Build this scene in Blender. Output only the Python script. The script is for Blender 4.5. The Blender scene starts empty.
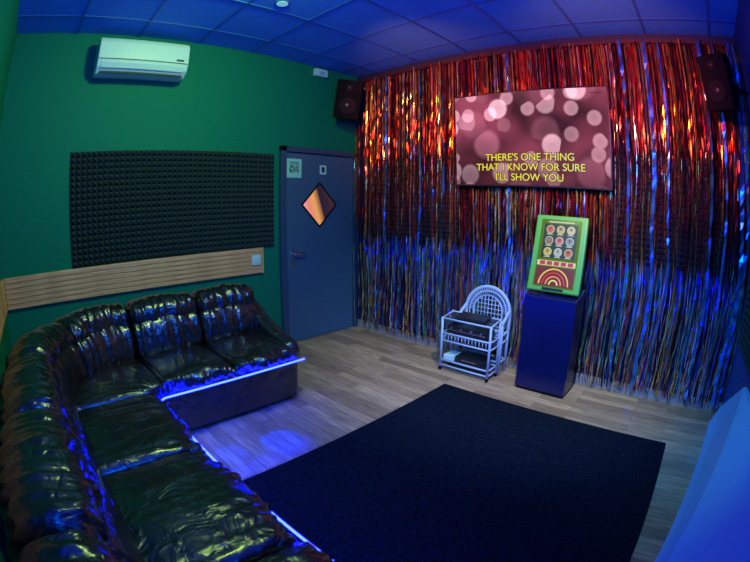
import bpy, bmesh, math, random
import numpy as np
from mathutils import Vector, Matrix, Euler, noise
random.seed(7)
scene=bpy.context.scene
COL=bpy.context.collection
scene.view_settings.view_transform='Standard'
scene.view_settings.look='None'

# ------------------------------------------------------------ materials
def mat(name,color=(.5,.5,.5),rough=.5,metal=0,emit=None,estr=0,spec=.5,coat=0,sample=True):
    m=bpy.data.materials.new(name);m.use_nodes=True
    b=m.node_tree.nodes['Principled BSDF']
    b.inputs['Base Color'].default_value=(*color,1)
    b.inputs['Roughness'].default_value=rough
    b.inputs['Metallic'].default_value=metal
    b.inputs['Specular IOR Level'].default_value=spec
    b.inputs['Coat Weight'].default_value=coat
    if emit:
        b.inputs['Emission Color'].default_value=(*emit,1);b.inputs['Emission Strength'].default_value=estr
        if not sample:
            try: m.cycles.emission_sampling='NONE'
            except Exception: pass
    return m
def N(m,t,**kw):
    n=m.node_tree.nodes.new(t)
    for k,v in kw.items():
        if k in n.inputs: n.inputs[k].default_value=v
        else: setattr(n,k,v)
    return n
def L(m,a,b): m.node_tree.links.new(a,b)
def bsdf(m): return m.node_tree.nodes['Principled BSDF']
def ramp(m,stops,interp='LINEAR'):
    r=N(m,'ShaderNodeValToRGB');r.color_ramp.interpolation=interp
    e=r.color_ramp.elements
    while len(e)<len(stops): e.new(.5)
    for i,(p,c) in enumerate(stops): e[i].position=p;e[i].color=(*c,1)
    return r
def noise_bump(m,scale,strength,dist=.01,detail=4,vec=None):
    t=N(m,'ShaderNodeTexCoord');n=N(m,'ShaderNodeTexNoise');n.inputs['Scale'].default_value=scale;n.inputs['Detail'].default_value=detail
    L(m,vec or t.outputs['Object'],n.inputs['Vector'])
    b=N(m,'ShaderNodeBump');b.inputs['Strength'].default_value=strength;b.inputs['Distance'].default_value=dist
    L(m,n.outputs['Fac'],b.inputs['Height']);L(m,b.outputs['Normal'],bsdf(m).inputs['Normal'])
    return n,b

M_green=mat('green_lit_wall',(.002,.195,.10),.7,spec=.15);noise_bump(M_green,90,.15,.003)  # green room light is put into the wall's base colour
M_blue=mat('blue_wall_paint',(.015,.07,.28),.7);noise_bump(M_blue,90,.15,.003)
M_dark=mat('dark_wall_paint',(.008,.018,.08),.7);noise_bump(M_dark,90,.15,.003)
M_ceil=mat('ceiling_tile',(.03,.26,.80),.85);nn,bb=noise_bump(M_ceil,120,.3,.004)  # white tiles; the blue light on them is tinted into the base colour
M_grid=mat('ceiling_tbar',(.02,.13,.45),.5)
M_foam=mat('acoustic_foam',(.026,.046,.038),.9,spec=.15)
M_foamd=mat('acoustic_foam_dark',(.012,.014,.018),.9,spec=.1)
M_black=mat('black_plastic',(.012,.012,.015),.35)
M_blackm=mat('black_matte',(.005,.005,.007),.8,spec=.1)
M_white=mat('white_plastic',(.60,.85,.72),.35)  # white plastic with the green light on it mixed into its colour
M_acdark=mat('ac_vent',(.05,.07,.07),.5)
M_chrome=mat('brushed_metal',(.7,.72,.75),.25,1)
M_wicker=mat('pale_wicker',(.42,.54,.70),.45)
M_door=mat('door_paint',(.045,.12,.20),.45);noise_bump(M_door,60,.08,.002)
M_frame=mat('door_frame_paint',(.025,.07,.13),.45)
M_led=mat('led_strip',(.1,.2,1),.4,emit=(.002,.0042,1),estr=150)
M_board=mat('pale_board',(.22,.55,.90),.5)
M_ped=mat('pedestal_laminate',(.003,.007,.06),.25)
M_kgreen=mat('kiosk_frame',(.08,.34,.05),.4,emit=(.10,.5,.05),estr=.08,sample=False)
M_base=mat('baseboard_wood',(.35,.3,.25),.5)
M_glass=mat('smoked_glass',(.03,.04,.05),.08,coat=.5)

# wood rail
M_wood=mat('rail_wood',(.55,.36,.14),.45)
t=N(M_wood,'ShaderNodeTexCoord');mp=N(M_wood,'ShaderNodeMapping');mp.inputs['Scale'].default_value=(2,2,40)
L(M_wood,t.outputs['Object'],mp.inputs['Vector']);n=N(M_wood,'ShaderNodeTexNoise');n.inputs['Scale'].default_value=2;n.inputs['Detail'].default_value=6
L(M_wood,mp.outputs[0],n.inputs['Vector']);r=ramp(M_wood,[(.3,(.60,.26,.10)),(.7,(1.0,.56,.22))]);L(M_wood,n.outputs['Fac'],r.inputs[0]);L(M_wood,r.outputs[0],bsdf(M_wood).inputs['Base Color'])

# floor laminate
M_floor=mat('laminate_floor',(.6,.5,.4),.28)
t=N(M_floor,'ShaderNodeTexCoord');mp=N(M_floor,'ShaderNodeMapping');mp.inputs['Rotation'].default_value=(0,0,math.pi/2)
L(M_floor,t.outputs['Object'],mp.inputs['Vector'])
br=N(M_floor,'ShaderNodeTexBrick');br.offset=.37;br.inputs['Scale'].default_value=1;br.inputs['Brick Width'].default_value=.8;br.inputs['Row Height'].default_value=.09
br.inputs['Mortar Size'].default_value=.0015;br.inputs['Color1'].default_value=(.74,.48,.25,1);br.inputs['Color2'].default_value=(.38,.23,.12,1);br.inputs['Mortar'].default_value=(.12,.08,.05,1)
L(M_floor,mp.outputs[0],br.inputs['Vector'])
mp2=N(M_floor,'ShaderNodeMapping');mp2.inputs['Scale'].default_value=(26,2.4,1);L(M_floor,t.outputs['Object'],mp2.inputs['Vector'])
n=N(M_floor,'ShaderNodeTexNoise');n.inputs['Scale'].default_value=2.2;n.inputs['Detail'].default_value=8;L(M_floor,mp2.outputs[0],n.inputs['Vector'])
r=ramp(M_floor,[(.3,(.5,.5,.5)),(.7,(1.0,1.0,1.0))]);L(M_floor,n.outputs['Fac'],r.inputs[0])
mx=N(M_floor,'ShaderNodeMix');mx.data_type='RGBA';mx.blend_type='MULTIPLY';mx.inputs[0].default_value=1
L(M_floor,br.outputs['Color'],mx.inputs[6]);L(M_floor,r.outputs[0],mx.inputs[7]);L(M_floor,mx.outputs[2],bsdf(M_floor).inputs['Base Color'])

# rug
M_rug=mat('navy_rug',(.006,.009,.025),.95,spec=.05)
n,b=noise_bump(M_rug,90,.9,.015,6);r=ramp(M_rug,[(.35,(.002,.004,.009)),(.7,(.010,.017,.030))]);L(M_rug,n.outputs['Fac'],r.inputs[0]);L(M_rug,r.outputs[0],bsdf(M_rug).inputs['Base Color'])

# leather
M_leather=mat('black_leather',(.010,.009,.006),.27,spec=1.0,coat=.5)
bsdf(M_leather).inputs['Coat Roughness'].default_value=.15
t=N(M_leather,'ShaderNodeTexCoord')
n1=N(M_leather,'ShaderNodeTexNoise');n1.inputs['Scale'].default_value=8;n1.inputs['Detail'].default_value=3.5;n1.inputs['Roughness'].default_value=.5;n1.inputs['Distortion'].default_value=1.1
L(M_leather,t.outputs['Object'],n1.inputs['Vector'])
n2=N(M_leather,'ShaderNodeTexVoronoi');n2.inputs['Scale'].default_value=140;L(M_leather,t.outputs['Object'],n2.inputs['Vector'])
b1=N(M_leather,'ShaderNodeBump');b1.inputs['Strength'].default_value=.48;b1.inputs['Distance'].default_value=.042
b2=N(M_leather,'ShaderNodeBump');b2.inputs['Strength'].default_value=.08;b2.inputs['Distance'].default_value=.003
L(M_leather,n1.outputs['Fac'],b1.inputs['Height']);L(M_leather,n2.outputs['Distance'],b2.inputs['Height']);L(M_leather,b1.outputs[0],b2.inputs['Normal']);L(M_leather,b2.outputs[0],bsdf(M_leather).inputs['Normal'])

# tinsel: colour attribute
M_tin=mat('foil_tinsel',(.8,.8,.8),.20,.82)
a=N(M_tin,'ShaderNodeAttribute');a.attribute_name='Col';L(M_tin,a.outputs['Color'],bsdf(M_tin).inputs['Base Color'])

# TV bokeh picture
M_tv=mat('tv_picture',(0,0,0),.6,spec=.05)
t=N(M_tv,'ShaderNodeTexCoord')
bg=N(M_tv,'ShaderNodeTexNoise');bg.inputs['Scale'].default_value=1.6;L(M_tv,t.outputs['Object'],bg.inputs['Vector'])
rb=ramp(M_tv,[(.38,(.05,.012,.022)),(.62,(.32,.06,.11))]);L(M_tv,bg.outputs['Fac'],rb.inputs[0])
cur=rb.outputs[0]
for sc,th,col,soft in [(2.9,.38,(.30,.10,.15),.08),(3.9,.36,(.68,.42,.50),.05),(5.0,.33,(.52,.28,.34),.05)]:
    mp=N(M_tv,'ShaderNodeMapping');mp.inputs['Location'].default_value=(sc*1.3,sc*.7,.2);L(M_tv,t.outputs['Object'],mp.inputs['Vector'])
    v=N(M_tv,'ShaderNodeTexVoronoi');v.voronoi_dimensions='2D';v.inputs['Scale'].default_value=sc;v.inputs['Randomness'].default_value=.8
    L(M_tv,mp.outputs[0],v.inputs['Vector'])
    rr=ramp(M_tv,[(0,(.8,.8,.8)),(th-soft,(1,1,1)),(th+soft*.6,(0,0,0))]);L(M_tv,v.outputs['Distance'],rr.inputs[0])
    sep=N(M_tv,'ShaderNodeSeparateColor');L(M_tv,v.outputs['Color'],sep.inputs[0])
    g=ramp(M_tv,[(.35,(0,0,0)),(.75,(1,1,1))]);L(M_tv,sep.outputs[0],g.inputs[0])
    mu=N(M_tv,'ShaderNodeMath');mu.operation='MULTIPLY';L(M_tv,rr.outputs[0],mu.inputs[0]);L(M_tv,g.outputs[0],mu.inputs[1])
    mx=N(M_tv,'ShaderNodeMix');mx.data_type='RGBA';mx.blend_type='ADD';L(M_tv,mu.outputs[0],mx.inputs[0]);L(M_tv,cur,mx.inputs[6]);mx.inputs[7].default_value=(*col,1);cur=mx.outputs[2]
sx=N(M_tv,'ShaderNodeSeparateXYZ');L(M_tv,t.outputs['Object'],sx.inputs[0])
gr=N(M_tv,'ShaderNodeMapRange');gr.inputs[1].default_value=-.42;gr.inputs[2].default_value=.1;gr.inputs[3].default_value=.30;gr.inputs[4].default_value=1;L(M_tv,sx.outputs[1],gr.inputs[0])
mx=N(M_tv,'ShaderNodeMix');mx.data_type='RGBA';mx.blend_type='MULTIPLY';mx.inputs[0].default_value=1;L(M_tv,cur,mx.inputs[6]);L(M_tv,gr.outputs[0],mx.inputs[7])
L(M_tv,mx.outputs[2],bsdf(M_tv).inputs['Emission Color']);bsdf(M_tv).inputs['Emission Strength'].default_value=1.1
M_lyr=mat('lyric_text',(0,0,0),.5,emit=(.80,.72,.04),estr=1,sample=False)
M_lyrb=mat('lyric_outline',(0,0,0),.6)

# ------------------------------------------------------------ helpers
def link(o,parent=None):
    COL.objects.link(o)
    if parent: o.parent=parent
    return o
def empty(name,loc=(0,0,0)):
    e=bpy.data.objects.new(name,None);e.location=loc;e.empty_display_size=.1;COL.objects.link(e);return e
def mesh_obj(name,verts,faces,m,parent=None,smooth=False,loc=(0,0,0)):
    me=bpy.data.meshes.new(name);me.from_pydata([tuple(v) for v in verts],[],faces);me.update()
    if m: me.materials.append(m)
    if smooth:
        for p in me.polygons:p.use_smooth=True
    o=bpy.data.objects.new(name,me);o.location=loc
    return link(o,parent)
def box(name,a,b,m,parent=None,bev=0,seg=2,rot=None):
    c=[(a[i]+b[i])/2 for i in range(3)];h=[abs(b[i]-a[i])/2 for i in range(3)]
    bm=bmesh.new();bmesh.ops.create_cube(bm,size=2)
    for v in bm.verts: v.co=Vector((v.co.x*h[0],v.co.y*h[1],v.co.z*h[2]))
    if bev: bmesh.ops.bevel(bm,geom=bm.edges[:],offset=bev,segments=seg,affect='EDGES',profile=.5)
    me=bpy.data.meshes.new(name);bm.to_mesh(me);bm.free();me.materials.append(m)
    o=bpy.data.objects.new(name,me);o.location=c
    if rot:o.rotation_euler=rot
    return link(o,parent)
def cyl(name,p0,p1,r,m,parent=None,seg=16,r2=None):
    p0=Vector(p0);p1=Vector(p1);d=p1-p0
    bm=bmesh.new();bmesh.ops.create_cone(bm,cap_ends=True,segments=seg,radius1=r,radius2=r if r2 is None else r2,depth=d.length)
    me=bpy.data.meshes.new(name);bm.to_mesh(me);bm.free();me.materials.append(m)
    for p in me.polygons:p.use_smooth=len(p.vertices)==4
    o=bpy.data.objects.new(name,me);o.location=(p0+p1)/2;o.rotation_mode='QUATERNION';o.rotation_quaternion=d.to_track_quat('Z','Y')
    return link(o,parent)
def tube(name,pts,r,m,parent=None,cyclic=False,res=3):
    cu=bpy.data.curves.new(name,'CURVE');cu.dimensions='3D';cu.bevel_depth=r;cu.bevel_resolution=res
    s=cu.splines.new('POLY');s.points.add(len(pts)-1)
    for i,p in enumerate(pts): s.points[i].co=(*p,1)
    s.use_cyclic_u=cyclic;cu.use_fill_caps=True;cu.materials.append(m)
    tmp=bpy.data.objects.new('tmp',cu);COL.objects.link(tmp)
    dg=bpy.context.evaluated_depsgraph_get();me=bpy.data.meshes.new_from_object(tmp.evaluated_get(dg));bpy.data.objects.remove(tmp)
    me.name=name
    for p in me.polygons:p.use_smooth=True
    return link(bpy.data.objects.new(name,me),parent)
def text(name,s,size,m,loc,rot,parent=None,ext=0.002,off=0):
    cu=bpy.data.curves.new(name,'FONT');cu.body=s;cu.size=size;cu.align_x='CENTER';cu.align_y='CENTER';cu.extrude=ext;cu.offset=off
    cu.materials.append(m)
    tmp=bpy.data.objects.new('tmp',cu);COL.objects.link(tmp)
    dg=bpy.context.evaluated_depsgraph_get();me=bpy.data.meshes.new_from_object(tmp.evaluated_get(dg));bpy.data.objects.remove(tmp)
    me.name=name;o=bpy.data.objects.new(name,me);o.location=loc;o.rotation_euler=rot
    return link(o,parent)

# ------------------------------------------------------------ room shell
H=3.063;XA=-3.89;YB=-4.20;T=.12
box('floor',(XA-T,YB-T,-.1),(T,T,0),M_floor)
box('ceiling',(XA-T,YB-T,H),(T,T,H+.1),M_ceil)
box('wall_left',(XA-T,0,0),(T,T,H),M_green)
box('wall_back',(0,YB-T,0),(T,0,H),M_dark)
box('wall_near_left',(XA-T,YB-T,0),(XA,0,H),M_green)
box('wall_right',(XA,YB-T,0),(0,YB,H),M_blue)
vs=[];fs=[]
def addbox(a,b):
    i=len(vs)
    for z in(a[2],b[2]):
        for x,y in((a[0],a[1]),(b[0],a[1]),(b[0],b[1]),(a[0],b[1])): vs.append((x,y,z))
    for f in((0,3,2,1),(4,5,6,7),(0,1,5,4),(1,2,6,5),(2,3,7,6),(3,0,4,7)): fs.append(tuple(i+k for k in f))
x=-.3
while x>XA: addbox((x-.010,YB,H-.008),(x+.010,0,H));x-=.6
y=-.35
while y>YB: addbox((XA,y-.010,H-.009),(0,y+.010,H));y-=.6
mesh_obj('trim_ceiling_grid',vs,fs,M_grid)
cl=empty('ceiling_downlight',(-1.88,-1.10,H-.001))
cyl('ring',(0,0,-.012),(0,0,0),.06,M_grid,cl,24);cyl('lens',(0,0,-.016),(0,0,-.012),.045,mat('downlight_lens',(.3,.5,.6),.3,emit=(.2,.6,.6),estr=.6),cl,24)
box('baseboard_left',(-1.68,-.015,0),(-1.12,-.001,.08),M_base)
box('baseboard_back',(-.018,YB+.001,0),(-.001,-.06,.09),M_base)

# ------------------------------------------------------------ foam panels
def foam(name,origin,uax,nax,W,Hh,cell=.05,dep=.045,m=None):
    vs=[];fs=[];o=Vector(origin);u=Vector(uax);n=Vector(nax);z=Vector((0,0,1));o=o+n*.0005
    nu=round(W/cell);nz=round(Hh/cell);cu_=W/nu;cz_=Hh/nz
    for i in range(nu):
        for j in range(nz):
            b=o+u*(i*cu_)+z*(j*cz_);k=len(vs)
            base=.012
            q=[b,b+u*cu_,b+u*cu_+z*cz_,b+z*cz_]
            vs+= [p+n*base for p in q]
            c=b+u*cu_/2+z*cz_/2+n*dep
            e=.16
            vs+= [c+(-u*cu_-z*cz_)*e/2,c+(u*cu_-z*cz_)*e/2,c+(u*cu_+z*cz_)*e/2,c+(-u*cu_+z*cz_)*e/2]
            fs+=[(k,k+1,k+5,k+4),(k+1,k+2,k+6,k+5),(k+2,k+3,k+7,k+6),(k+3,k,k+4,k+7),(k+4,k+5,k+6,k+7)]
    k=len(vs);Q=[o,o+u*W,o+u*W+z*Hh,o+z*Hh];vs+=Q+[p+n*.012 for p in Q]
    fs+=[(k,k+1,k+5,k+4),(k+1,k+2,k+6,k+5),(k+2,k+3,k+7,k+6),(k+3,k,k+4,k+7)]
    ob=mesh_obj(name,vs,fs,m or M_foam)
    bm=bmesh.new();bm.from_mesh(ob.data);bmesh.ops.recalc_face_normals(bm,faces=bm.faces[:]);bm.to_mesh(ob.data);bm.free()
    return ob
foam('acoustic_foam_panel',(-3.216,0,1.066),(1,0,0),(0,-1,0),2.05,.932)
foam('soundproofing_foam',(0,-.25,1.1),(0,-1,0),(-1,0,0),3.7,.93,dep=.038,m=M_foamd)
foam('wedge_foam_panel',(-.25,YB,.66),(-1,0,0),(0,1,0),2.4,1.0)

# ------------------------------------------------------------ wood rail
def rail(name,a,b,axis):
    e=empty(name)
    z0,z1=.812,1.06
    n=6;hh=(z1-z0)/n
    for i in range(n):
        za=z0+i*hh;zb=za+hh-.006
        if axis=='x': box('slat_%d'%(i+1),(a,-.03,za),(b,-.001,zb),M_wood,e,.004)
        else: box('slat_%d'%(i+1),(XA+.001,a,za),(XA+.03,b,zb),M_wood,e,.004)
    if axis=='x':
        box('backing',(a,-.022,z0),(b,-.001,z1),M_wood,e)
        box('end_cap',(b,-.034,z0-.004),(b+.02,-.001,z1+.003),M_wood,e)
    else: box('backing',(XA+.001,a,z0),(XA+.022,b,z1),M_wood,e)
rail('wooden_wall_rail',XA+.032,-1.33,'x')
rail('wood_dado_rail',-3.6,-.002,'y')
so=empty('light_switch',(-1.40,-.031,.945))
box('plate',(-.05,-.012,-.05),(.05,0,.05),M_white,so,.004);box('rocker',(-.03,-.018,-.03),(.03,-.012,.03),M_white,so,.002)

# ------------------------------------------------------------ door
d=empty('door_1',(0,-.001,0))
box('leaf',(-1.02,-.035,.005),(-.08,0,2.02),M_door,d,.004)
box('jamb_left',(-1.10,-.05,0),(-1.03,0,2.09),M_frame,d,.006)
box('jamb_right',(-.07,-.05,0),(-.005,0,2.09),M_frame,d,.006)
box('head',(-1.10,-.05,2.03),(-.005,0,2.09),M_frame,d,.006)
cx,cz=-.59,1.475
def dia(name,r,y0,y1,m,rin=None):
    if rin is None:
        P_=[(cx-r,cz),(cx,cz-r),(cx+r,cz),(cx,cz+r)]
        vs=[(p[0],y0,p[1]) for p in P_]+[(p[0],y1,p[1]) for p in P_]
        fs=[(0,1,2,3),(7,6,5,4)]+[(i,(i+1)%4,4+(i+1)%4,4+i)[::-1] for i in range(4)]
    else:
        vs=[]
        for rr,yy in((r,y0),(rin,y0),(rin,y1),(r,y1)):
            vs+=[(cx-rr,yy,cz),(cx,yy,cz-rr),(cx+rr,yy,cz),(cx,yy,cz+rr)]
        fs=[]
        for k in range(4):
            for i in range(4): fs.append((k*4+i,k*4+(i+1)%4,((k+1)%4)*4+(i+1)%4,((k+1)%4)*4+i))
    return mesh_obj(name,vs,fs,m,d)
M_dia=mat('window_glass',(.02,.01,.01),.15,spec=.2)
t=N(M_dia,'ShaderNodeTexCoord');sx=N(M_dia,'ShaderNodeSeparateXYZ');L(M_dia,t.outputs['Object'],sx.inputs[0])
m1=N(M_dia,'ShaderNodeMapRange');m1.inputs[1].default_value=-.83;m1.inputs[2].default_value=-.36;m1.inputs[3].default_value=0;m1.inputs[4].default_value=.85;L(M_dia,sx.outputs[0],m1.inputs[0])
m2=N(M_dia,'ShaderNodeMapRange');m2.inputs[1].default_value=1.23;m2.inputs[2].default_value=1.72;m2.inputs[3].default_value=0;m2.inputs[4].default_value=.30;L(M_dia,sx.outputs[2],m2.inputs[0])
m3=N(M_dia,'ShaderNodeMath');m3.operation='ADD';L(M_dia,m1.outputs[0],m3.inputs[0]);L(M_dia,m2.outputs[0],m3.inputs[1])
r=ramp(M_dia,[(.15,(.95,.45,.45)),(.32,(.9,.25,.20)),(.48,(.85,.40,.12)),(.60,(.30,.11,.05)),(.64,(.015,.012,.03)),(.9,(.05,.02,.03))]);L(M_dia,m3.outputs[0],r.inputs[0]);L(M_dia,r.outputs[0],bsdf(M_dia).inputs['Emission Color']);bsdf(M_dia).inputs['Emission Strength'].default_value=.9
dia('window_1_frame',.245,-.05,-.035,M_blackm,.228)
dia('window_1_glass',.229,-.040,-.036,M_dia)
cyl('rose',(-.955,-.035,.965),(-.955,-.045,.965),.028,M_chrome,d,20)
box('backplate',(-.975,-.041,.82),(-.935,-.036,1.04),M_chrome,d,.003)
cyl('spindle',(-.955,-.04,.965),(-.955,-.085,.965),.010,M_chrome,d)
tube('lever',[(-.955,-.085,.965),(-.90,-.088,.966),(-.83,-.085,.962),(-.815,-.075,.960)],.012,M_chrome,d)
M_paper=mat('notice_paper',(.35,.8,.55),.7);M_qr=mat('notice_print',(.5,.8,.6),.7)
ck=N(M_qr,'ShaderNodeTexVoronoi');ck.distance='CHEBYCHEV';ck.inputs['Scale'].default_value=110;ck.inputs['Randomness'].default_value=.3;tt=N(M_qr,'ShaderNodeTexCoord');L(M_qr,tt.outputs['Object'],ck.inputs['Vector'])
sep=N(M_qr,'ShaderNodeSeparateColor');L(M_qr,ck.outputs['Color'],sep.inputs[0]);r=ramp(M_qr,[(0,(.02,.1,.06)),(.5,(.4,.85,.6))],'CONSTANT');L(M_qr,sep.outputs[0],r.inputs[0]);L(M_qr,r.outputs[0],bsdf(M_qr).inputs['Base Color'])
nt_=empty('door_notice',(-.93,-.037,1.86))
box('paper',(-.095,-.003,-.10),(.095,0,.10),M_paper,nt_);box('printed_code',(-.06,-.005,-.05),(.06,-.003,.07),M_qr,nt_)
nt2=empty('door_sign',(-.54,-.037,1.86));box('plate',(-.045,-.004,-.05),(.045,0,.05),M_white,nt2);box('pictogram',(-.02,-.006,-.03),(.02,-.004,.03),M_black,nt2)

# ------------------------------------------------------------ AC
ac=empty('air_conditioner',(-2.665,-.001,2.79))
prof=[(0,-.155),(-.13,-.16),(-.20,-.11),(-.225,-.05),(-.225,.11),(-.20,.15),(-.15,.16),(0,.16)]
W2=.42
vs=[(-W2,y,z) for y,z in prof]+[(W2,y,z) for y,z in prof];k=len(prof)
fs=[tuple(range(k)),tuple(range(2*k-1,k-1,-1))]+[(i,k+i,k+(i+1)%k,(i+1)%k) for i in range(k)]
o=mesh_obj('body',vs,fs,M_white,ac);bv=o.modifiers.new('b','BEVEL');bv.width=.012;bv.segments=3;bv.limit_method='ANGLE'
box('outlet_vent',(-.38,-.19,-.152),(.38,-.14,-.142),M_acdark,ac,rot=(.75,0,0))
box('louvre_flap',(-.38,-.214,-.125),(.38,-.206,-.07),M_white,ac,.003,rot=(.5,0,0))
box('panel_seam',(-.41,-.2275,-.052),(.41,-.2245,-.044),M_acdark,ac)
box('display',(.30,-.228,-.03),(.37,-.2245,-.012),M_acdark,ac)

ms=empty('motion_detector',(-.60,-.001,2.98))
box('housing',(-.09,-.06,-.045),(.09,0,.045),M_white,ms,.012);box('lens',(-.04,-.068,-.03),(.04,-.058,.01),M_wicker,ms,.004)

# ------------------------------------------------------------ speakers
M_cone=mat('speaker_cone',(.008,.008,.010),.7,spec=.15)
def speaker(name,loc,rot,w,h,dp,anchor):
    e=empty(name,loc);e.rotation_euler=rot
    f=w/2;b=w/2*.7
    vs=[(-f,-dp/2,-h/2),(f,-dp/2,-h/2),(b,dp/2,-h/2),(-b,dp/2,-h/2),(-f,-dp/2,h/2),(f,-dp/2,h/2),(b,dp/2,h/2),(-b,dp/2,h/2)]
    fs=[(0,3,2,1),(4,5,6,7),(0,1,5,4),(1,2,6,5),(2,3,7,6),(3,0,4,7)]
    o=mesh_obj('cabinet',vs,fs,M_blackm,e);m=o.modifiers.new('b','BEVEL');m.width=.012;m.segments=3
    y=-dp/2
    def ring(n_,z,r):
        cyl(n_+'_rim',(0,y-.008,z),(0,y+.002,z),r,M_blackm,e,32)
        cyl(n_+'_cone',(0,y-.010,z),(0,y-.007,z),r*.82,M_cone,e,32)
        bm=bmesh.new();bmesh.ops.create_uvsphere(bm,u_segments=20,v_segments=10,radius=r*.33)
        for v in bm.verts: v.co.y*=.4
        me=bpy.data.meshes.new(n_+'_cap');bm.to_mesh(me);bm.free();me.materials.append(M_black)
        o=bpy.data.objects.new(n_+'_cap',me);o.location=(0,y-.010,z);link(o,e)
    ring('woofer',-h*.16,w*.38);ring('tweeter',h*.30,w*.17)
    mw=Matrix.Translation(loc)@Euler(rot).to_matrix().to_4x4()
    a=mw.inverted()@Vector(anchor)
    cyl('mount_arm',(0,dp/2-.01,0),tuple(a),.014,M_blackm,e,12)
    return e
speaker('loudspeaker',(-.37,-.24,2.66),(math.radians(14),math.radians(6),math.radians(-40)),.28,.44,.22,(-.25,-.001,2.62))
speaker('pa_speaker',(-.30,-3.95,2.53),(math.radians(10),0,math.radians(-125)),.26,.42,.20,(-.20,YB+.001,2.50))

# ------------------------------------------------------------ TV
tv=empty('wall_tv',(-.16,-2.225,2.095))
tv.rotation_euler=(0,math.radians(-2),0)
box('housing',(0,-.745,-.43),(.05,.745,.43),M_black,tv,.006)
box('wall_bracket',(.05,-.2,-.15),(.10,.2,.15),M_blackm,tv)
w,h=.73,.415
o=mesh_obj('picture',[(-w,-h,0),(w,-h,0),(w,h,0),(-w,h,0)],[(0,1,2,3)],M_tv,tv);o.rotation_euler=(math.pi/2,0,-math.pi/2);o.location=(-.0015,0,0)
R_=(math.pi/2,0,-math.pi/2)
for i,(s,zz) in enumerate([("THERE'S ONE THING",-.175),("THAT I KNOW FOR SURE",-.262),("I'LL SHOW YOU",-.350)]):
    text('lyric_outline_%d'%(i+1),s,.090,M_lyrb,(-.004,0,zz),R_,tv,.001,.006)
    text('lyric_line_%d'%(i+1),s,.090,M_lyr,(-.007,0,zz),R_,tv,.001,.0004)
text('corner_caption','karaoke',.035,M_lyrb,(-.004,-.64,.37),R_,tv,.001)

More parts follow.
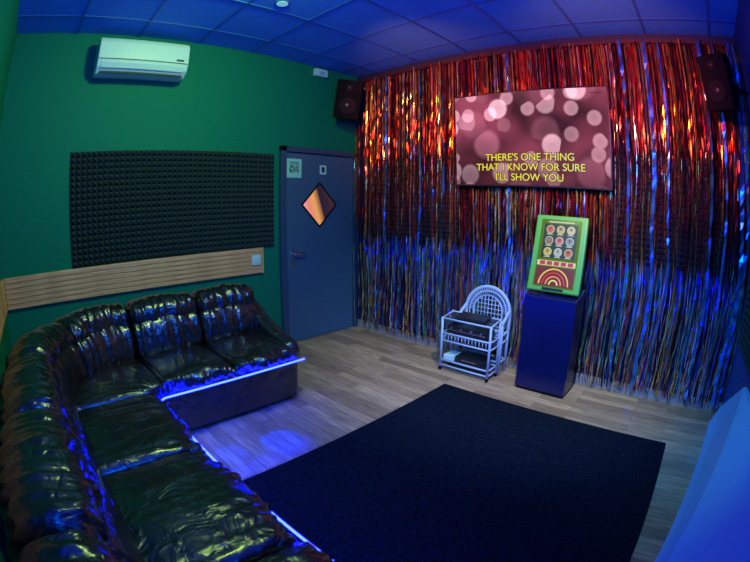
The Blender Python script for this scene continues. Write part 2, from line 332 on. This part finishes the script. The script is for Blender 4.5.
# ------------------------------------------------------------ tinsel curtain
def curtain():
    vs=[];fs=[];cols=[]
    rnd=random.Random(3)
    top_pal=[(1,.05,.03),(1,.08,.03),(1,.40,.08),(.55,.03,.02),(.05,.008,.01),(.03,.01,.015),(1,.8,.5),(.35,.02,.03),(1,.55,.12),(.8,.55,.08),(.6,.03,.03),(.03,.01,.03),(.9,.15,.05),(.06,.01,.01)]  # silver foil: coloured light it reflects is painted in, zone by zone
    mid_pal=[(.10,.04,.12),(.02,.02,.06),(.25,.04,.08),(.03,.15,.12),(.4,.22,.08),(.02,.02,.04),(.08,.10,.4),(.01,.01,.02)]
    glow_band_pal=[(.05,.12,1),(.1,.2,1),(.02,.05,.7),(.2,.1,.9),(.5,.7,1)]  # blue glow across the curtain, painted as strand colour
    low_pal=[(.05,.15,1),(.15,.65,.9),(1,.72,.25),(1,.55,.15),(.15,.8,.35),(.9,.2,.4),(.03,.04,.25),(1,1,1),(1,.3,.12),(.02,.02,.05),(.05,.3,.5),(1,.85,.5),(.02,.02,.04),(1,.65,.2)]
    layers=[(-.049,.014,.018),(-.070,.019,.015),(-.092,.030,.014)]
    def strand(lx,y,w,full=None,z0=None):
        z1=2.95+rnd.uniform(-.03,.03)
        if z0 is None: z0=rnd.choice([.04,.06,.05,.09,.16])+rnd.uniform(-.02,.06)
        ct=rnd.choice(top_pal);cm=rnd.choice(mid_pal);cb=rnd.choice(low_pal);cd=rnd.choice(glow_band_pal)
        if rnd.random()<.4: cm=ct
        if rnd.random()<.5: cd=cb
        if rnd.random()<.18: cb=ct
        behind=(-1.45<y<-.25) or (-3.95<y<-2.95)
        thin=rnd.uniform(.08,.42) if behind else 1
        zs=1.35+.18*noise.noise(Vector((y*3,7,0)))+rnd.uniform(-.2,.2);zb=.98+rnd.uniform(-.09,.09)
        tw=rnd.uniform(0,6.28);ph=rnd.uniform(0,6.28);amp=rnd.uniform(.003,.022)
        seg=50;k0=len(vs)
        for i in range(seg+1):
            f=i/seg;z=z1+(z0-z1)*f
            lo=max(0,1-z/1.1)
            yy=y+amp*math.sin(ph+z*5)*f+.035*noise.noise(Vector((y*2,z*1.5,lx)))*f+.02*lo*noise.noise(Vector((y*31,z*9,ph)))
            xx=lx+.008*math.sin(ph*2+z*4)*f*(0 if z>1.05 and lx>-.06 else 1)
            an=.75*math.sin(tw+2.2*f*math.sin(ph))+.9*noise.noise(Vector((y*37,z*13,ph)))+.45*rnd.uniform(-1,1)
            ww_=w
            if not full and 1.1<z<2.05: ww_=w*(1+(thin-1)*min(1,(z-1.1)/.06,(2.05-z)/.06))
            dx=math.sin(an)*ww_/2;dy=math.cos(an)*ww_/2
            vs.append((xx-dx,yy-dy,z));vs.append((xx+dx,yy+dy,z))
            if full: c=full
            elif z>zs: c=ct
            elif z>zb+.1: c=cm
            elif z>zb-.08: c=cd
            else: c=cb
            fl=rnd.uniform(.5,1.2)
            c=[min(1,q*fl) for q in c]
            cols.append(c);cols.append(c)
        for i in range(seg):
            a=k0+2*i;fs.append((a,a+1,a+3,a+2))
    for lx,pitch,ww in layers:
        y=-.05
        while y>YB+.03:
            y-=pitch*rnd.uniform(.5,1.6)
            if y<YB+.025: break
            if noise.noise(Vector((y*4.0,lx*30,0)))>.36: continue
            strand(lx,y,ww*rnd.uniform(.3,1.0))
    for y,w_ in [(-.48,.035),(-.56,.02),(-1.02,.02),(-1.30,.03),(-2.02,.02),(-3.10,.028),(-3.32,.03),(-3.45,.018),(-3.82,.03),(-3.95,.02),(-4.1,.035),(-4.14,.03)]:
        strand(-.098,y,w_,(.10,.35,.9),.08)  # wide blue strands stand in for lit wall seen through gaps
    o=mesh_obj('tinsel_curtain',vs,fs,M_tin)
    at=o.data.color_attributes.new('Col','FLOAT_COLOR','POINT')
    arr=np.ones((len(vs),4),dtype=np.float32);arr[:,:3]=np.array(cols);at.data.foreach_set('color',arr.ravel())
    return o
cur_=curtain()
hd=box('header_tape',(-.085,YB+.03,2.94),(-.045,-.05,2.975),mat('header_foil',(.03,.01,.02),.6),None);hd.parent=cur_

# ------------------------------------------------------------ rug
box('rug',(-2.90,-3.74,.001),(-.75,-1.83,.012),M_rug,None,.004)

# ------------------------------------------------------------ kiosk
k=empty('karaoke_kiosk',(-.29,-2.56,0))
vs=[(-.14,-.225,.02),(.12,-.225,.02),(.12,.225,.02),(-.14,.225,.02),(-.13,-.225,.80),(.13,-.225,.86),(.13,.225,.86),(-.13,.225,.80)]
o=mesh_obj('pedestal',vs,[(0,3,2,1),(4,5,6,7),(0,1,5,4),(1,2,6,5),(2,3,7,6),(3,0,4,7)],M_ped,k);m=o.modifiers.new('b','BEVEL');m.width=.008;m.segments=2
box('plinth',(-.13,-.21,0),(.10,.21,.02),M_blackm,k)
sc=empty('screen_unit',(-.10,0,.845));sc.parent=k
sc.rotation_euler=(0,math.radians(17),0)
box('screen_housing',(0,-.225,0),(.05,.225,.62),M_kgreen,sc,.012,3)
M_kscr=mat('kiosk_display',(0,0,0),.2,emit=(.11,.22,.02),estr=.8,sample=False)
box('display',(-.003,-.175,.035),(.001,.175,.585),M_kscr,sc)
def disc(name,y,z,r,m,x=-.005,parent=sc,seg=24):
    return cyl(name,(x,y,z),(x+.002,y,z),r,m,parent,seg)
cols=[(.9,.2,.12),(.9,.6,.2),(.9,.8,.6),(.4,.2,.15),(.9,.25,.4),(.2,.5,.8),(.85,.7,.1),(.6,.7,.8),(.8,.2,.1)]
M_rim=mat('icon_rim',(0,0,0),.4,emit=(.7,.75,.6),estr=.8,sample=False)
box('icon_backdrop',(-.0045,-.145,.265),(-.003,.145,.548),mat('icon_backdrop',(0,0,0),.4,emit=(.012,.03,.012),estr=1,sample=False),sc)
i=0
for r_ in range(3):
    for c_ in range(3):
        yy=.09-.09*c_;zz=.50-.092*r_
        disc('icon_ring_%d'%(i+1),yy,zz,.035,M_rim,-.007)
        disc('icon_%d'%(i+1),yy,zz,.030,mat('icon_fill',(0,0,0),.4,emit=cols[i],estr=.6,sample=False),-.009)
        disc('icon_head_%d'%(i+1),yy,zz+.006,.013,mat('icon_face',(0,0,0),.4,emit=tuple(q*.3 for q in cols[(i+4)%9]),estr=1,sample=False),-.011)
        box('icon_label_%d'%(i+1),(-.009,yy-.026,zz-.044),(-.007,yy+.026,zz-.038),M_rim,sc)
        i+=1
box('title_bar',(-.006,-.11,.558),(-.003,.11,.568),M_rim,sc)
M_strip=mat('kiosk_strip',(0,0,0),.4,emit=(.9,.85,.55),estr=.7,sample=False)
box('song_strip',(-.006,-.165,.205),(-.003,.165,.245),M_strip,sc)
M_red=mat('kiosk_red',(0,0,0),.4,emit=(.55,.04,.05),estr=.8,sample=False)
for q in range(5): box('song_tile_%d'%(q+1),(-.008,-.145+q*.06,.21),(-.006,-.10+q*.06,.24),M_red,sc)
box('lower_banner',(-.006,-.165,.045),(-.003,.165,.195),mat('kiosk_banner',(0,0,0),.4,emit=(.20,.025,.03),estr=.7,sample=False),sc)
for j,(rr,cc) in enumerate([(.125,(.9,.6,.15)),(.095,(.6,.05,.05)),(.065,(.9,.3,.15)),(.035,(.9,.8,.3))]):
    pts=[(-.009,rr*math.cos(a),.055+rr*math.sin(a)) for a in [math.pi*q/16 for q in range(17)]]
    tube('banner_arc_%d'%(j+1),pts,.006,mat('arc',(0,0,0),.4,emit=cc,estr=.9,sample=False),sc,res=1)
box('chin_label',(-.004,-.09,.012),(-.0,.09,.03),M_black,sc)

# ------------------------------------------------------------ wicker armchair (behind)
ch=empty('wicker_chair',(-.225,-1.87,0))
hw=.225;xf=-.055;xb=.075
for i,(x_,y_,top) in enumerate([(xf,hw,.50),(xf,-hw,.50),(xb,hw,.56),(xb,-hw,.56)]):
    cyl('leg_%d'%(i+1),(x_,y_,0),(x_,y_,top),.014,M_wicker,ch)
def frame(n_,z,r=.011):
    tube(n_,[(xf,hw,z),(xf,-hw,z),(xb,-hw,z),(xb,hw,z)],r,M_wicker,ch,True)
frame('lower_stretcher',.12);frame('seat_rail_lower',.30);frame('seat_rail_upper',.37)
box('seat',(xf,-hw,.345),(xb,hw,.37),M_wicker,ch,.006)
for j in range(13):
    y_=-hw+2*hw*j/12
    cyl('apron_stake_%d'%(j+1),(xf,y_,.30),(xf,y_,.37),.005,M_wicker,ch,8)
for s_ in(-1,1):
    tube('arm_%d'%(s_+2),[(xf-.01,s_*hw,.47),(xf+.05,s_*(hw+.005),.52),(xb,s_*hw,.57)],.016,M_wicker,ch)
def arch(rr,zz,xo=0):
    p=[(xb+xo,rr,.40)]
    for q in range(17):
        a=math.pi*q/16;p.append((xb+.02*math.sin(a)+xo,rr*math.cos(a),zz+(rr-.005)*math.sin(a)))
    p.append((xb+xo,-rr,.40));return p
tube('back_arch_outer',arch(.228,.535),.017,M_wicker,ch)
tube('back_arch_mid',arch(.190,.535),.007,M_wicker,ch)
tube('back_arch_inner',arch(.150,.535),.008,M_wicker,ch)
for q in range(27):
    a=math.pi*q/26
    p0=(xb+.012,.150*math.cos(a),.535+.147*math.sin(a));p1=(xb+.012,.228*math.cos(a),.535+.223*math.sin(a))
    cyl('arch_tie_%d'%(q+1),p0,p1,.0045,M_wicker,ch,8)
for q in range(-4,5):
    y_=q*.036
    zt=.535+math.sqrt(max(0,.150**2-y_**2))
    cyl('back_stake_%d'%(q+5),(xb+.005,y_,.36),(xb+.012,y_,zt),.0035,M_wicker,ch,8)
for q in range(7):
    z_=.40+q*.040
    yh=.15 if z_<.535 else math.sqrt(max(.0004,.15**2-(z_-.535)**2))
    cyl('back_weave_%d'%(q+1),(xb+.008,-yh,z_),(xb+.008,yh,z_),.0035,M_wicker,ch,8)

# ------------------------------------------------------------ equipment trolley (in front)
tr=empty('equipment_trolley',(-.40,-1.845,0))
tx0,tx1,tw_=-.085,.085,.245
for i,(x_,y_) in enumerate([(tx0,tw_),(tx0,-tw_),(tx1,tw_),(tx1,-tw_)]):
    cyl('caster_%d'%(i+1),(x_,y_-.008,.018),(x_,y_+.008,.018),.018,M_blackm,tr,16)
    cyl('post_%d'%(i+1),(x_,y_,.03),(x_,y_,.50 if x_<0 else .53),.011,M_wicker,tr,12)
def rim(n_,z,r=.009,dz=0):
    tube(n_,[(tx0,tw_,z),(tx0,-tw_,z),(tx1,-tw_,z+dz),(tx1,tw_,z+dz)],r,M_wicker,tr,True)
for n_,z,dz in [('top',.49,.03),('middle',.355,0),('middle_lower',.285,0),('bottom',.10,0),('foot',.05,0)]:
    rim('rim_'+n_,z,.009,dz)
    if n_ in('top','middle','bottom'): 
        o=box('shelf_'+n_,(tx0,-tw_,z-.003+dz/2),(tx1,tw_,z+.003+dz/2),M_glass,tr)
        if dz: o.rotation_euler=(0,-math.atan2(dz,tx1-tx0),0)
for j in range(15):
    y_=-tw_+2*tw_*j/14;cyl('gallery_bar_%d'%(j+1),(tx0,y_,.285),(tx0,y_,.355),.004,M_wicker,tr,8)
box('amplifier',(tx0+.012,-.20,.36),(tx1-.005,.20,.435),M_black,tr,.006)
box('amplifier_trim',(tx0+.008,-.19,.392),(tx0+.012,.19,.400),M_chrome,tr)
for q in range(4): cyl('amp_knob_%d'%(q+1),(tx0-.002,-.15+q*.10,.415),(tx0+.012,-.15+q*.10,.415),.010,M_chrome,tr,14)
box('mixer',(tx0+.01,-.17,.512),(tx1-.02,.12,.535),M_black,tr,.004,rot=(0,-.17,0))
box('disc_player',(tx0+.012,-.19,.104),(tx1-.005,.10,.165),M_black,tr,.006)
box('player_slot',(tx0+.009,-.12,.135),(tx0+.012,.03,.141),M_chrome,tr)
box('song_books',(tx0+.015,.115,.104),(tx1-.01,.225,.15),M_white,tr,.003)

# ------------------------------------------------------------ wall D board
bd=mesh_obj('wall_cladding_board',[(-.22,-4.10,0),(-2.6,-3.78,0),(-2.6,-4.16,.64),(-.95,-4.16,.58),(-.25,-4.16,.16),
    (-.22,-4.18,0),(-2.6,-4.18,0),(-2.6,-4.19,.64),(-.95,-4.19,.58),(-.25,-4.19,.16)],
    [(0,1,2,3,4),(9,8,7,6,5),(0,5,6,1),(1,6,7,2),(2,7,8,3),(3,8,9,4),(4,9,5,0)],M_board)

# ------------------------------------------------------------ sofa
P0=(-2.85,-1.35);XR=-1.75
LA=abs(P0[0]-XR);REF=.70;LC=REF*math.pi/2
def sp(s,d):
    if s<LA: return (XR-s,P0[1]+d)
    if s<LA+LC:
        th=math.pi/2+(s-LA)/REF
        return (P0[0]+d*math.cos(th),P0[1]+d*math.sin(th))
    return (P0[0]-d,P0[1]-(s-LA-LC))
sofa=empty('corner_sofa',(0,0,0))
def cushion(name,s0,s1,dc,zc,hd,hz,tilt=0,exp=2.6,r=.06,puff=.02,wr=.012,seed=0,pleat=0):
    n=max(30,int((s1-s0)/.012));m=48
    vs=[];fs=[]
    ct,st=math.cos(tilt),math.sin(tilt)
    for i in range(n+1):
        f=i/n
        f=.5*(f+.5-.5*math.cos(math.pi*f))
        s=s0+(s1-s0)*f
        e=min(s-s0,s1-s)
        q=0 if e>=r else 1-math.sqrt(max(0,1-((r-e)/r)**2))
        shr=r*q
        a_=4*f*(1-f)
        for j in range(m):
            a=2*math.pi*j/m
            ca,sa=math.cos(a),math.sin(a)
            ux=math.copysign(abs(ca)**(2/exp),ca);uz=math.copysign(abs(sa)**(2/exp),sa)
            hx=max(.002,hd-shr+puff*a_*.4);hh=max(.002,hz-shr+puff*a_)
            d_=ux*hx;z_=uz*hh
            ed=(1-a_)**1.5
            wv=noise.noise(Vector((s*6+seed*13.7,a*1.2,seed)))*.6+noise.noise(Vector((s*22+seed*3.1,ca*2.2,sa*2.2)))*(.12+.8*ed)
            if pleat: wv+=pleat*noise.noise(Vector((s*34+seed,a*.8,seed*2.)))*(.45+.55*abs(ca))
            k_=1+wr*wv/max(.05,min(hd,hz))
            d_*=k_;z_*=k_
            dd=dc+d_*ct-z_*st;zz=zc+d_*st+z_*ct
            x,y=sp(s,max(.03,dd));vs.append((x,y,zz))
    for i in range(n):
        for j in range(m):
            fs.append((i*m+j,i*m+(j+1)%m,(i+1)*m+(j+1)%m,(i+1)*m+j))
    fs.append(tuple(range(m))[::-1]);fs.append(tuple(n*m+j for j in range(m)))
    o=mesh_obj(name,vs,fs,M_leather,sofa,True)
    bm=bmesh.new();bm.from_mesh(o.data);bmesh.ops.recalc_face_normals(bm,faces=bm.faces[:]);bm.to_mesh(o.data);bm.free()
    return o
def sweep_box(name,s0,s1,d0,d1,z0,z1,m,n=60):
    vs=[];fs=[]
    for i in range(n+1):
        s=s0+(s1-s0)*i/n
        for dd,zz in((d0,z0),(d1,z0),(d1,z1),(d0,z1)):
            x,y=sp(s,dd);vs.append((x,y,zz))
    for i in range(n):
        for j in range(4): fs.append((i*4+j,i*4+(j+1)%4,(i+1)*4+(j+1)%4,(i+1)*4+j))
    fs+=[(3,2,1,0),(n*4,n*4+1,n*4+2,n*4+3)]
    o=mesh_obj(name,vs,fs,m,sofa)
    bm=bmesh.new();bm.from_mesh(o.data);bmesh.ops.recalc_face_normals(bm,faces=bm.faces[:]);bm.to_mesh(o.data);bm.free()
    return o
SE=4.37
sweep_box('base',.02,SE,.20,.97,.03,.34,M_leather)
sweep_box('plinth',.05,SE-.03,.25,.93,0,.03,M_blackm)
sweep_box('back_shell',.02,SE,.80,1.0,.30,.66,M_leather)
seats=[(.06,.575),(.58,1.115),(1.12,2.18),(2.185,2.88),(2.885,3.60),(3.605,4.35)]
for i,(a,b) in enumerate(seats):
    cushion('seat_cushion_%d'%(i+1),a,b,.405,.398,.310,.066,0,3.6,.045,.024,.009,i+1,.6)
backs=[(.03,.56),(.565,1.12),(1.125,1.65),(1.655,2.19),(2.195,2.88),(2.885,3.60),(3.605,4.35)]
for i,(a,b) in enumerate(backs):
    cushion('back_lumbar_%d'%(i+1),a,b,.735,.56,.115,.14,-.25,2.6,.045,.030,.013,i+11,.9)
    cushion('back_headroll_%d'%(i+1),a,b,.83,.715,.15,.105,-.15,2.3,.05,.026,.014,i+21,1.1)
pr=[(.22,.04),(.20,.30),(.16,.40),(.20,.47),(.36,.51),(.56,.58),(.74,.68),(.86,.73),(.95,.70),(.98,.6),(.98,.04)]
vs=[];kk=len(pr)
for s_ in(-.03,.03,.09):
    for d_,z_ in pr:
        g=0 if s_==.03 else .02
        x,y=sp(s_,d_+(.02 if (g and d_<.3) else 0));vs.append((x,y,z_-(g if z_>.1 else 0)))
fs=[tuple(range(kk)),tuple(range(3*kk-1,2*kk-1,-1))]
for b_ in range(2):
    for j in range(kk): fs.append((b_*kk+j,(b_+1)*kk+j,(b_+1)*kk+(j+1)%kk,b_*kk+(j+1)%kk))
o=mesh_obj('end_arm',vs,fs,M_leather,sofa,True)
m=o.modifiers.new('b','BEVEL');m.width=.018;m.segments=3;m.limit_method='ANGLE'
pts=[(*sp(.03+(SE-.06)*i/90,.064),.372) for i in range(91)]
tube('led_strip',pts,.006,M_led,sofa,res=1)

# ------------------------------------------------------------ lights
def aim(o,t): o.rotation_euler=(Vector(t)-o.location).to_track_quat('-Z','Y').to_euler()
def area(name,loc,tgt,size,e,col,spread=None,sy=None):
    l=bpy.data.lights.new(name,'AREA');l.energy=e;l.color=col;l.size=size
    if sy: l.shape='RECTANGLE';l.size_y=sy
    if spread:l.spread=math.radians(spread)
    o=bpy.data.objects.new(name,l);o.location=loc;COL.objects.link(o);aim(o,tgt);return o
def spot(name,loc,tgt,ang,blend,e,col,r=.04):
    l=bpy.data.lights.new(name,'SPOT');l.energy=e;l.color=col;l.spot_size=math.radians(ang);l.spot_blend=blend;l.shadow_soft_size=r
    o=bpy.data.objects.new(name,l);o.location=loc;COL.objects.link(o);aim(o,tgt);return o
area('green_wash_lamp',(-2.4,-1.9,2.98),(-2.4,-.3,1.4),.22,28,(.60,1,.16))
area('blue_uplight_lamp',(-3.3,-3.9,2.1),(-1.8,-1.8,3.2),.4,62,(.0,.13,1))
spot('red_spot_lamp',(-1.9,-1.6,2.5),(0,-1.2,2.4),76,.8,210,(1,.15,.05))
spot('red_spot_lamp.001',(-1.9,-3.1,2.5),(0,-3.0,2.4),82,.8,240,(1,.15,.05))
spot('blue_spot_lamp',(-2.4,-3.0,2.6),(0,-2.4,.4),78,.7,340,(.06,.26,1))
spot('white_fill_spot',(-1.7,-2.9,2.7),(-.1,-2.1,.3),80,.9,160,(1,.95,.55))  # unseen fill, added to bring out the gold low on the curtain
spot('cyan_spot_lamp',(-2.6,-3.2,2.7),(-.5,-3.9,.1),60,.9,80,(.10,.75,.9))
spot('blue_floor_lamp',(-2.0,-2.9,2.9),(-1.9,-1.2,0),75,.9,110,(.0,.14,1))
spot('floor_reflection_spot',(-2.0,-2.6,2.9),(-2.58,-1.54,0),4.2,.6,1300,(.0,.02,1),.01)  # unseen narrow spots added to imitate blue reflections on the floor
spot('floor_reflection_spot.001',(-2.0,-2.6,2.9),(-2.24,-1.60,0),5.8,.6,2600,(.0,.02,1),.01)
wd=bpy.data.worlds.new('World');scene.world=wd;wd.use_nodes=True;wd.node_tree.nodes['Background'].inputs[0].default_value=(.01,.03,.1,1);wd.node_tree.nodes['Background'].inputs[1].default_value=.3

# ------------------------------------------------------------ camera (fisheye lens)
yaw,pi_,ro,f=.749,-.178,.008,421.776
fwd=Vector((math.cos(yaw)*math.cos(pi_),math.sin(yaw)*math.cos(pi_),math.sin(pi_)))
right=fwd.cross(Vector((0,0,1))).normalized();up=right.cross(fwd)
R=right*math.cos(ro)+up*math.sin(ro);U=up*math.cos(ro)-right*math.sin(ro)
cam=bpy.data.cameras.new('camera');co=bpy.data.objects.new('camera',cam);COL.objects.link(co)
mw=Matrix.Identity(4)
for i in range(3): mw[i][0]=R[i];mw[i][1]=U[i];mw[i][2]=-fwd[i]
mw.translation=Vector((-3.514,-3.592,1.460));co.matrix_world=mw
cam.lens=18;cam.sensor_width=36;cam.clip_start=.02
cam.type='PANO'
for tgt in (getattr(cam,'cycles',None),cam):
    if tgt is None: continue
    try:
        tgt.panorama_type='FISHEYE_EQUISOLID';tgt.fisheye_lens=f*36/750;tgt.fisheye_fov=math.pi
        break
    except Exception as ex: print('pano',ex)
scene.camera=co
